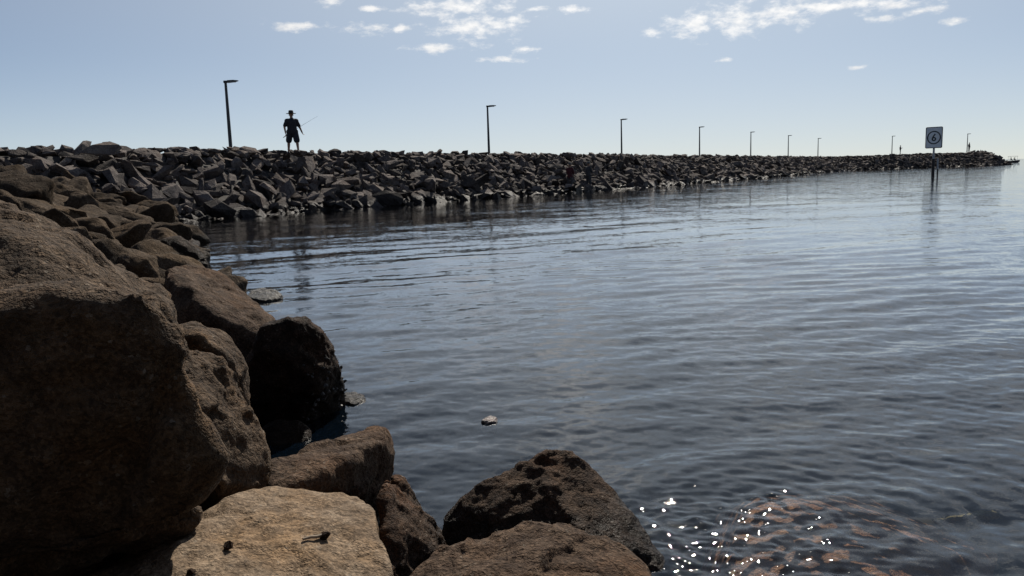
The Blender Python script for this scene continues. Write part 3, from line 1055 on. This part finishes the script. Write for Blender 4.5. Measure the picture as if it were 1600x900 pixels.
def make_lamp():
    root = empty('lamp_post', (0, 0, 0))
    bm = bmesh.new()
    tube(bm, [Vector((0, 0, -0.25)), Vector((0, 0, 0.9)), Vector((0, 0, 3.72))], [0.095, 0.09, 0.065], 12)
    from_bm('pole', bm, M['lamp'], root, smooth=False)
    bm = bmesh.new()
    box(bm, Vector((0, 0, 0.02)), (0.36, 0.36, 0.05))
    from_bm('base_plate', bm, M['lamp'], root, 0.008)
    bm = bmesh.new()
    tube(bm, [Vector((-0.09, 0, 3.72)), Vector((0.12, 0, 3.72)), Vector((0.2, 0, 3.73))], [0.07, 0.065, 0.045], 10)
    from_bm('arm', bm, M['lamp'], root)
    bm = bmesh.new()
    hull = [(0.12, -0.09, 3.66), (0.12, 0.09, 3.66), (0.12, -0.09, 3.79), (0.12, 0.09, 3.79), (0.45, -0.14, 3.69), (0.45, 0.14, 3.69), (0.45, -0.13, 3.79), (0.45, 0.13, 3.79), (0.66, -0.08, 3.74), (0.66, 0.08, 3.74), (0.66, -0.07, 3.77), (0.66, 0.07, 3.77)]
    bm.free()
    bm = hull_bm(hull)
    head = from_bm('lamp_head', bm, M['lamp'], root)
    bm = bmesh.new()
    box(bm, Vector((0.40, 0, 3.683)), (0.24, 0.16, 0.012))
    from_bm('lens', bm, M['lens'], head)
    return root


def copy_tree(o, parent=None):
    c = o.copy()
    C.objects.link(c)
    c.parent = parent
    for ch in list(o.children):
        copy_tree(ch, c)
    return c


lamp0 = make_lamp()
lamp_labels = ['tallest and nearest lamp post, left of the walking man in the hat', 'second nearest lamp post, right of the walking man near the picture centre', 'third lamp post from the left along the breakwater crest',
               'fourth lamp post from the left along the breakwater crest', 'fifth lamp post from the left along the breakwater crest', 'sixth lamp post from the left, small in the distance',
               'seventh lamp post from the left, small, last before the wide gap', 'distant lamp post just left of the lone far angler', 'farthest right lamp post near the breakwater head, beside a standing person']
for i, (lab, q) in enumerate(zip(lamp_labels, LAMP_PX)):
    o = lamp0 if i == 0 else copy_tree(lamp0)
    base = P(*q)
    top_py = [126, 165, 186, 198, 206, 211.5, 216, 212.5, 209][i]
    zt = P(q[0], top_py, q[2]).z
    z0 = min(zt - 3.77, crest_z(0.5 * TOTAL) + 0.45)
    o.location = (base.x, base.y, zt - 3.77)
    o.rotation_euler = (0, 0, rad(-4 + 3 * math.sin(i * 2.1)))
    tag(o, lab, 'lamp post', 'lamp posts along the breakwater')

# ---------------------------------------------------------------- the speed sign on its pile
M['sign_white'] = plain('sign_white_paint', (0.80, 0.79, 0.79), 0.5, var=0.06, scale=2)
M['sign_black'] = plain('sign_black_paint', (0.015, 0.015, 0.017), 0.5)
M['steel'] = plain('galvanised_post', (0.30, 0.31, 0.33), 0.5, 0.3, var=0.2)
M['pile'] = plain('weathered_pile', (0.035, 0.03, 0.028), 0.8, var=0.4, scale=5)


def build_sign():
    base = PZ(1457.5, 272)
    Y = base.y
    u = Y / F                                    # metres per photograph pixel out there
    root = empty('speed_sign', (base.x, base.y, 0))
    rz = rad(-20)
    root.rotation_euler = (0, 0, rz + math.atan2(-base.x, base.y) * 0.9)
    ztop, zbot = P(1458, 198.5, Y).z, P(1458, 231.5, Y).z
    wd = 28.5 * u / math.cos(rz) * 0.79
    zc, ht = (ztop + zbot) / 2, ztop - zbot
    # panel with rounded corners
    def rrect(w_, h_, r_, n=6):
        pts = []
        for cx, cz, a0 in ((w_ / 2 - r_, h_ / 2 - r_, 0), (-w_ / 2 + r_, h_ / 2 - r_, 90), (-w_ / 2 + r_, -h_ / 2 + r_, 180), (w_ / 2 - r_, -h_ / 2 + r_, 270)):
            for k in range(n + 1):
                a = rad(a0 + 90 * k / n)
                pts.append((cx + r_ * math.cos(a), cz + r_ * math.sin(a)))
        return pts

    def prism(name, pts, y0, y1, mat, parent):
        bm = bmesh.new()
        f0 = [bm.verts.new((x, y0, zc + z)) for x, z in pts]
        f1 = [bm.verts.new((x, y1, zc + z)) for x, z in pts]
        bm.faces.new(f0)
        bm.faces.new(f1[::-1])
        n = len(pts)
        for k in range(n):
            bm.faces.new((f0[k], f1[k], f1[(k + 1) % n], f0[(k + 1) % n]))
        return from_bm(name, bm, mat, parent)

    def band(name, outer, inner, y0, y1, mat, parent):
        bm = bmesh.new()
        n = len(outer)
        rows = [[bm.verts.new((x, y, zc + z)) for x, z in pts] for pts, y in ((outer, y0), (inner, y0), (inner, y1), (outer, y1))]
        for a_, b_ in zip(rows, rows[1:] + rows[:1]):
            for k in range(n):
                bm.faces.new((a_[k], a_[(k + 1) % n], b_[(k + 1) % n], b_[k]))
        return from_bm(name, bm, mat, parent)
    pan = prism('panel', rrect(wd, ht, 0.12), -0.11, -0.07, M['sign_white'], root)
    band('border', rrect(wd + 0.02, ht + 0.02, 0.13), rrect(wd - 0.11, ht - 0.11, 0.09), -0.122, -0.06, M['sign_black'], pan)
    R0, R1 = wd * 0.415, wd * 0.345
    circ = lambda r_: [(r_ * math.cos(2 * math.pi * k / 48), r_ * 1.02 * math.sin(2 * math.pi * k / 48)) for k in range(48)]
    band('ring', circ(R0), circ(R1), -0.118, -0.108, M['sign_black'], pan)
    # the figure 6: a bowl and a stroke sweeping up from it
    h6 = wd * 0.46
    rb = h6 * 0.29
    cz6 = -h6 / 2 + rb
    th = h6 * 0.085
    bm = bmesh.new()
    def ribbon(pts, closed=False):
        n = len(pts)
        L_, R_ = [], []
        for i in range(n):
            p0, p1 = pts[(i - 1) % n if closed else max(i - 1, 0)], pts[(i + 1) % n if closed else min(i + 1, n - 1)]
            t = Vector((p1[0] - p0[0], p1[1] - p0[1])).normalized()
            nn = Vector((-t.y, t.x)) * th
            L_.append((pts[i][0] + nn.x, pts[i][1] + nn.y))
            R_.append((pts[i][0] - nn.x, pts[i][1] - nn.y))
        a = [[bm.verts.new((x, y, zc + z)) for x, z in ln] for ln, y in ((L_, -0.121), (R_, -0.121), (R_, -0.108), (L_, -0.108))]
        for i in range(n if closed else n - 1):
            j = (i + 1) % n
            for s in range(4):
                bm.faces.new((a[s][i], a[s][j], a[(s + 1) % 4][j], a[(s + 1) % 4][i]))
    ribbon([((rb - th) * math.cos(2 * math.pi * k / 32), cz6 + (rb - th) * math.sin(2 * math.pi * k / 32)) for k in range(32)], True)
    stroke = []
    for k in range(15):
        t = k / 14
        x = -(rb - th) * (1 - t) ** 1.0 + (rb * 0.55) * t ** 1.6 - 0.10 * h6 * math.sin(math.pi * t) * 0.35
        z = cz6 + t * (h6 / 2 - cz6 - 0.01)
        stroke.append((x, z))
    ribbon(stroke)
    from_bm('numeral', bm, M['sign_black'], pan)['label'] = 'black figure 6'
    bm = bmesh.new()
    tube(bm, [Vector((0, 0, 1.3)), Vector((0, 0, ztop - 0.25))], [0.095, 0.085], 12)
    from_bm('post', bm, M['steel'], root)
    bm = bmesh.new()
    tube(bm, [Vector((0, 0, -1.6)), Vector((0, 0, 0.6)), Vector((0, 0, 1.45))], [0.15, 0.14, 0.13], 12)
    from_bm('pile', bm, M['pile'], root)
    for z in (zc + ht * 0.28, zc - ht * 0.28):
        bm = bmesh.new()
        box(bm, Vector((0, -0.045, z)), (wd * 0.7, 0.06, 0.06))
        from_bm('bracket', bm, M['steel'], root)
    tag(root, 'white square sign with a circled black 6 on a post in the water', 'sign')
    # the thin pile beside it
    b2 = PZ(1464.5, 275)
    p = empty('mooring_pile', (b2.x, b2.y, 0))
    bm = bmesh.new()
    zt = P(1464, 247, b2.y).z
    tube(bm, [Vector((0, 0, -1.6)), Vector((0, 0, zt * 0.45))], [0.06, 0.055], 10)
    from_bm('pile', bm, M['pile'], p)
    bm = bmesh.new()
    tube(bm, [Vector((0, 0, zt * 0.4)), Vector((-0.02, 0, zt))], [0.065, 0.06], 10)
    from_bm('sleeve', bm, M['steel'], p)
    tag(p, 'thin lone pile standing in the water beside the sign post', 'pile')


build_sign()


# ---------------------------------------------------------------- people
M['skin'] = plain('skin', (0.30, 0.17, 0.11), 0.6, var=0.08)
M['dark_cloth'] = plain('dark_clothing', (0.022, 0.022, 0.028), 0.9)
M['navy_cloth'] = plain('dark_shorts', (0.018, 0.02, 0.027), 0.9)
M['red_cloth'] = plain('dark_red_top', (0.06, 0.012, 0.015), 0.9)
M['grey_cloth'] = plain('charcoal_trousers', (0.055, 0.053, 0.056), 0.9)
M['hat'] = plain('dark_hat', (0.03, 0.028, 0.026), 0.9)
M['pale_hat'] = plain('pale_hat', (0.12, 0.11, 0.10), 0.9)
M['rod'] = plain('fishing_rod', (0.05, 0.05, 0.055), 0.35)


def capsule(bm, a, b, ra, rb, seg=12):
    a, b = Vector(a), Vector(b)
    d = b - a
    n = d.normalized()
    pts = [a - n * ra * 0.95, a - n * ra * 0.6, a, a.lerp(b, 0.5), b, b + n * rb * 0.6, b + n * rb * 0.95]
    rd = [ra * 0.3, ra * 0.8, ra, (ra + rb) / 2, rb, rb * 0.8, rb * 0.3]
    tube(bm, pts, rd, seg)


def ball(bm, c, r, seg=14):
    bmesh.ops.create_uvsphere(bm, u_segments=seg, v_segments=seg // 2 + 2, radius=1, matrix=Matrix.Translation(c) @ Matrix.Diagonal((*r, 1)))


def fuse(bm, vox, sm=3):
    me = bpy.data.meshes.new('body')
    bm.to_mesh(me)
    bm.free()
    return evaluated(me, [('REMESH', {'mode': 'VOXEL', 'voxel_size': vox, 'use_smooth_shade': True}), ('SMOOTH', {'factor': 0.5, 'iterations': sm})])


def person(label, at, rz, J, top, bottom, hat=None, long_legs=False, vox=0.011, sleeves='short', bulk=1.0):
    """J: joints of the pose, facing -y before the turn; feet at z = 0"""
    root = empty('person', at)
    root.rotation_euler = (0, 0, rz)
    V = {k: Vector(v) for k, v in J.items()}
    bm = bmesh.new()
    # trunk, neck and head in one surface with the limbs
    capsule(bm, V['hip'], V['chest'], 0.145, 0.155)
    capsule(bm, V['hip'] + Vector((-0.07, 0, 0)), V['hip'] + Vector((0.07, 0, 0)), 0.12, 0.12)
    capsule(bm, V['sl'], V['sr'], 0.075, 0.075)
    capsule(bm, V['chest'] + Vector((-0.06, 0, 0.02)), V['chest'] + Vector((0.06, 0, 0.02)), 0.12, 0.12)
    capsule(bm, V['chest'] + Vector((0, 0, 0.1)), V['head'] + Vector((0, 0.01, -0.06)), 0.065, 0.055)
    h = V['head']
    ball(bm, h + Vector((0, 0, 0.035)), (0.078, 0.098, 0.105))
    ball(bm, h + Vector((0, -0.03, -0.05)), (0.058, 0.068, 0.075))
    ball(bm, h + Vector((0, -0.105, -0.005)), (0.014, 0.024, 0.028), 8)      # nose
    for s in (-1, 1):
        ball(bm, h + Vector((s * 0.08, 0.005, 0.0)), (0.014, 0.024, 0.036), 8)    # ears
        ball(bm, h + Vector((s * 0.032, -0.09, 0.042)), (0.022, 0.012, 0.010), 8)  # brows
    ball(bm, h + Vector((0, -0.093, -0.062)), (0.026, 0.012, 0.010), 8)      # lips
    for s in 'lr':
        capsule(bm, V['s' + s], V['e' + s], 0.058, 0.045)
        capsule(bm, V['e' + s], V['w' + s], 0.044, 0.030)
        d = (V['w' + s] - V['e' + s]).normalized()
        side = d.cross(Vector((0, 1, 0)))
        side = side.normalized() if side.length > 0.1 else Vector((1, 0, 0))
        fwd = d.cross(side).normalized()
        palm = V['w' + s] + d * 0.075
        for t in (-0.026, -0.009, 0.009, 0.026):
            capsule(bm, V['w' + s] + fwd * t * 0.6, palm + fwd * t, 0.019, 0.015, 8)
        for t, L in ((-0.030, 0.058), (-0.010, 0.075), (0.010, 0.080), (0.030, 0.068)):
            k = palm + fwd * t + d * 0.01
            k2 = k + (d * 0.75 + side * 0.5 * (1 if s == 'l' else -1)) * L * 0.55
            capsule(bm, k, k2, 0.0105, 0.010, 7)
            capsule(bm, k2, k2 + (d * 0.35 + side * 0.8 * (1 if s == 'l' else -1)) * L * 0.5, 0.010, 0.009, 7)
        tb = V['w' + s] + d * 0.03 - fwd * 0.03
        capsule(bm, tb, tb + d * 0.035 - fwd * 0.03, 0.013, 0.011, 7)
        capsule(bm, tb + d * 0.035 - fwd * 0.03, tb + d * 0.065 - fwd * 0.03, 0.011, 0.009, 7)
        capsule(bm, V['h' + s], V['k' + s], 0.085, 0.058)
        capsule(bm, V['k' + s], V['k' + s].lerp(V['a' + s], 0.35) + Vector((0, 0.012, 0)), 0.056, 0.058)
        capsule(bm, V['k' + s].lerp(V['a' + s], 0.35) + Vector((0, 0.012, 0)), V['a' + s], 0.055, 0.038)
        capsule(bm, V['a' + s] + Vector((0, 0.03, -0.045)), V['t' + s], 0.042, 0.034)
    body = link('body', fuse(bm, vox, 2), M['skin'], root, True)
    # clothes a little outside the body, open at neck, cuffs and hems
    bm = bmesh.new()
    capsule(bm, V['hip'] + Vector((0, 0, 0.0)), V['chest'], 0.165 * bulk, 0.172 * bulk)
    capsule(bm, V['hip'] + Vector((-0.08, 0, -0.02)), V['hip'] + Vector((0.08, 0, -0.02)), 0.135 * bulk, 0.135 * bulk)
    capsule(bm, V['sl'], V['sr'], 0.09 * bulk, 0.09 * bulk)
    capsule(bm, V['chest'] + Vector((-0.07, 0, 0.02)), V['chest'] + Vector((0.07, 0, 0.02)), 0.135 * bulk, 0.135 * bulk)
    for s in 'lr':
        e = V['s' + s].lerp(V['e' + s], 0.8)
        capsule(bm, V['s' + s], e, 0.076 * bulk, 0.068 * bulk)
        if sleeves == 'long':
            capsule(bm, V['s' + s].lerp(V['e' + s], 0.8), V['e' + s], 0.062 * bulk, 0.058 * bulk)
            capsule(bm, V['e' + s], V['w' + s], 0.056 * bulk, 0.042 * bulk)
    link('shirt', fuse(bm, max(vox, 0.014), 3), top, root, True)
    bm = bmesh.new()
    capsule(bm, V['hip'] + Vector((-0.07, 0, -0.03)), V['hip'] + Vector((0.07, 0, -0.03)), 0.14 * bulk, 0.14 * bulk)
    for s in 'lr':
        if long_legs:
            capsule(bm, V['h' + s], V['k' + s], 0.108 * bulk, 0.08 * bulk)
            capsule(bm, V['k' + s], V['a' + s] + Vector((0, 0, 0.03)), 0.078 * bulk, 0.062 * bulk)
        else:
            capsule(bm, V['h' + s], V['h' + s].lerp(V['k' + s], 0.88), 0.112 * bulk, 0.108 * bulk)
    link('trousers' if long_legs else 'shorts', fuse(bm, max(vox, 0.014), 3), bottom, root, True)
    for s in 'lr':
        bm = bmesh.new()
        capsule(bm, V['a' + s] + Vector((0, 0.035, -0.05)), V['t' + s], 0.052, 0.046, 10)
        link('shoe', fuse(bm, 0.014, 2), M['sign_black'], root, True)
    if hat:
        bm = bmesh.new()
        prof = [(0.0, 0.20), (0.06, 0.20), (0.088, 0.185), (0.10, 0.10), (0.105, 0.075), (0.15, 0.068), (0.195, 0.066), (0.195, 0.058), (0.10, 0.062), (0.0, 0.07)]
        rings = [[bm.verts.new(h + Vector((max(r_, 0.001) * math.cos(2 * math.pi * k / 24), max(r_, 0.001) * math.sin(2 * math.pi * k / 24) * 1.12, z))) for k in range(24)] for r_, z in prof]
        for a_, b_ in zip(rings, rings[1:]):
            for k in range(24):
                bm.faces.new((a_[k], a_[(k + 1) % 24], b_[(k + 1) % 24], b_[k]))
        from_bm('hat', bm, hat, root, smooth=True)
    else:
        bm = bmesh.new()
        ball(bm, h + Vector((0, 0.025, 0.065)), (0.086, 0.095, 0.092))
        from_bm('hair', bm, M['hat'], root, smooth=True)
    tag(root, label, 'person')
    return root


STAND = dict(hip=(0, 0, 0.95), chest=(0, 0.01, 1.32), head=(0, -0.02, 1.63), sl=(-0.17, 0.01, 1.42), sr=(0.17, 0.01, 1.42), el=(-0.25, 0.03, 1.12), er=(0.25, 0.03, 1.12), wl=(-0.27, -0.06, 0.87), wr=(0.27, -0.06, 0.87),
             hl=(-0.10, 0, 0.90), hr=(0.10, 0, 0.90), kl=(-0.12, -0.02, 0.50), kr=(0.12, -0.02, 0.50), al=(-0.13, 0.02, 0.09), ar=(0.13, 0.02, 0.09), tl=(-0.15, -0.15, 0.04), tr=(0.15, -0.15, 0.04))
WALK = dict(STAND)
WALK.update(sl=(-0.175, 0.0, 1.385), sr=(0.17, 0.02, 1.38), el=(-0.29, 0.03, 1.14), er=(0.29, -0.03, 1.13), wl=(-0.255, -0.02, 0.88), wr=(0.385, -0.10, 0.90), kl=(-0.15, -0.12, 0.51), kr=(0.15, 0.08, 0.50), al=(-0.17, -0.20, 0.10), ar=(0.165, 0.20, 0.12),
            tl=(-0.19, -0.37, 0.05), tr=(0.19, 0.05, 0.05), hl=(-0.09, 0, 0.90), hr=(0.10, 0, 0.90))
WALK = {k: (-v[0], v[1], v[2]) for k, v in WALK.items()}
HOLD = dict(STAND)
HOLD.update(el=(-0.22, -0.10, 1.14), er=(0.24, -0.10, 1.16), wl=(-0.05, -0.30, 1.16), wr=(0.12, -0.34, 1.22))

FEET = P(459, 240.0, 36.0)
man = person('man in a wide brimmed hat and shorts walking on the breakwater crest', FEET, rad(200), WALK, M['dark_cloth'], M['navy_cloth'], M['hat'], vox=0.0105, bulk=1.13)
man.scale = (1.12, 1.12, 1.03)


def fishing_rod(label, a, b, bend=0.15):
    root = empty('fishing_rod', a)
    b = b - a
    mid = b * 0.55 + Vector((0, 0, bend))
    bm = bmesh.new()
    tube(bm, [Vector((0, 0, 0)), b * 0.12], [0.016, 0.014], 8)
    from_bm('handle', bm, M['wood'], root)
    bm = bmesh.new()
    pts = [(b * 0.11) * (1 - t) ** 2 + mid * 2 * t * (1 - t) + b * t * t for t in np.linspace(0, 1, 14)]
    tube(bm, pts, list(np.linspace(0.009, 0.0025, 14)), 6)
    from_bm('blank', bm, M['rod'], root)
    bm = bmesh.new()
    tube(bm, [b * 0.13 + Vector((0, 0, -0.03)), b * 0.13 + Vector((0, 0.0, -0.09))], [0.022, 0.03], 10)
    from_bm('reel', bm, M['rod'], root)
    tag(root, label, 'fishing rod')


fishing_rod('thin fishing rod held low by the walking man in the hat', P(442.5, 215, 35.95), P(497, 181, 36.3), 0.03)
p1 = PZ(891, 304)
person('person in a dark red top standing low on the rocks by the water', P(891, 300, 50.0), rad(150), HOLD, M['red_cloth'], M['grey_cloth'], M['pale_hat'], True, 0.016, 'long')
person('person in dark clothes standing on rocks right of the red-topped person', P(920, 297, 51.5), rad(130), HOLD, M['grey_cloth'], M['grey_cloth'], M['pale_hat'], True, 0.016, 'long')
fishing_rod('pale fishing rod held out to the right over the rocks', P(922, 272, 51.2), P(976, 273.5, 52.5), 0.05)
Yp = 170.0
person('far angler silhouetted alone on the crest, arms held out', P(1406.5, 240.5, Yp), rad(70), HOLD, M['dark_cloth'], M['grey_cloth'], None, True, 0.022, 'long')
person('far person standing beside the last lamp post on the breakwater', P(1514, 236, 177.0), rad(20), STAND, M['dark_cloth'], M['dark_cloth'], M['hat'], True, 0.022, 'long')


# ---------------------------------------------------------------- small boat beyond the head
def build_boat():
    Y = 260.0
    b = P(1583.5, 250, Y)
    root = empty('motor_boat', (b.x, b.y, 0))
    root.rotation_euler = (0, 0, rad(-8))
    M['hull'] = plain('dark_hull_paint', (0.02, 0.022, 0.03), 0.4)
    secs = []
    bm = bmesh.new()
    for x, w_, kz in ((-1.8, 0.80, -0.12), (-0.9, 0.88, -0.2), (0.3, 0.85, -0.2), (1.2, 0.6, -0.12), (1.9, 0.08, 0.25)):
        tz = 0.62 + max(0, x) * 0.12
        secs.append([bm.verts.new((x, yy, z)) for yy, z in ((-w_, tz), (-w_ * 0.85, 0.15 + max(kz, 0)), (0, kz), (w_ * 0.85, 0.15 + max(kz, 0)), (w_, tz), (w_ * 0.85, tz - 0.05), (0, tz - 0.12), (-w_ * 0.85, tz - 0.05))])
    for a_, b_ in zip(secs, secs[1:]):
        for k in range(8):
            bm.faces.new((a_[k], a_[(k + 1) % 8], b_[(k + 1) % 8], b_[k]))
    bm.faces.new(secs[0][::-1])
    bm.faces.new(secs[-1])
    from_bm('hull', bm, M['hull'], root)
    bm = bmesh.new()
    box(bm, Vector((-0.2, 0, 2.05)), (2.5, 1.4, 0.07))
    from_bm('canopy', bm, M['dark_cloth'], root, 0.02)
    for x in (-1.3, 0.9):
        for y in (-0.62, 0.62):
            bm = bmesh.new()
            tube(bm, [Vector((x, y, 0.5)), Vector((x, y, 2.05))], [0.03, 0.03], 8)
            from_bm('canopy_post', bm, M['steel'], root)
    bm = bmesh.new()
    box(bm, Vector((-1.95, 0, 0.5)), (0.3, 0.3, 0.75))
    from_bm('outboard_motor', bm, M['hull'], root, 0.05)
    tag(root, 'small dark motor boat with a flat canopy beyond the breakwater head', 'boat')
    SIT = dict(STAND)
    SIT.update(hip=(0, 0, 0.5), chest=(0, 0.02, 0.87), head=(0, 0, 1.18), sl=(-0.17, 0.02, 0.97), sr=(0.17, 0.02, 0.97), el=(-0.24, -0.04, 0.68), er=(0.24, -0.04, 0.68), wl=(-0.15, -0.26, 0.6), wr=(0.15, -0.26, 0.6), hl=(-0.1, -0.02, 0.48), hr=(0.1, -0.02, 0.48), kl=(-0.12, -0.42, 0.48), kr=(0.12, -0.42, 0.48), al=(-0.12, -0.44, 0.09), ar=(0.12, -0.44, 0.09), tl=(-0.12, -0.6, 0.04), tr=(0.12, -0.6, 0.04))
    for dx, lab in ((-0.75, 'left of the two people sitting in the small canopied boat'), (0.25, 'right of the two people sitting in the small canopied boat')):
        p = person(lab, (b.x + dx, b.y, 0.42), rad(60), SIT, M['dark_cloth'], M['grey_cloth'], None, True, 0.025, 'long')


build_boat()
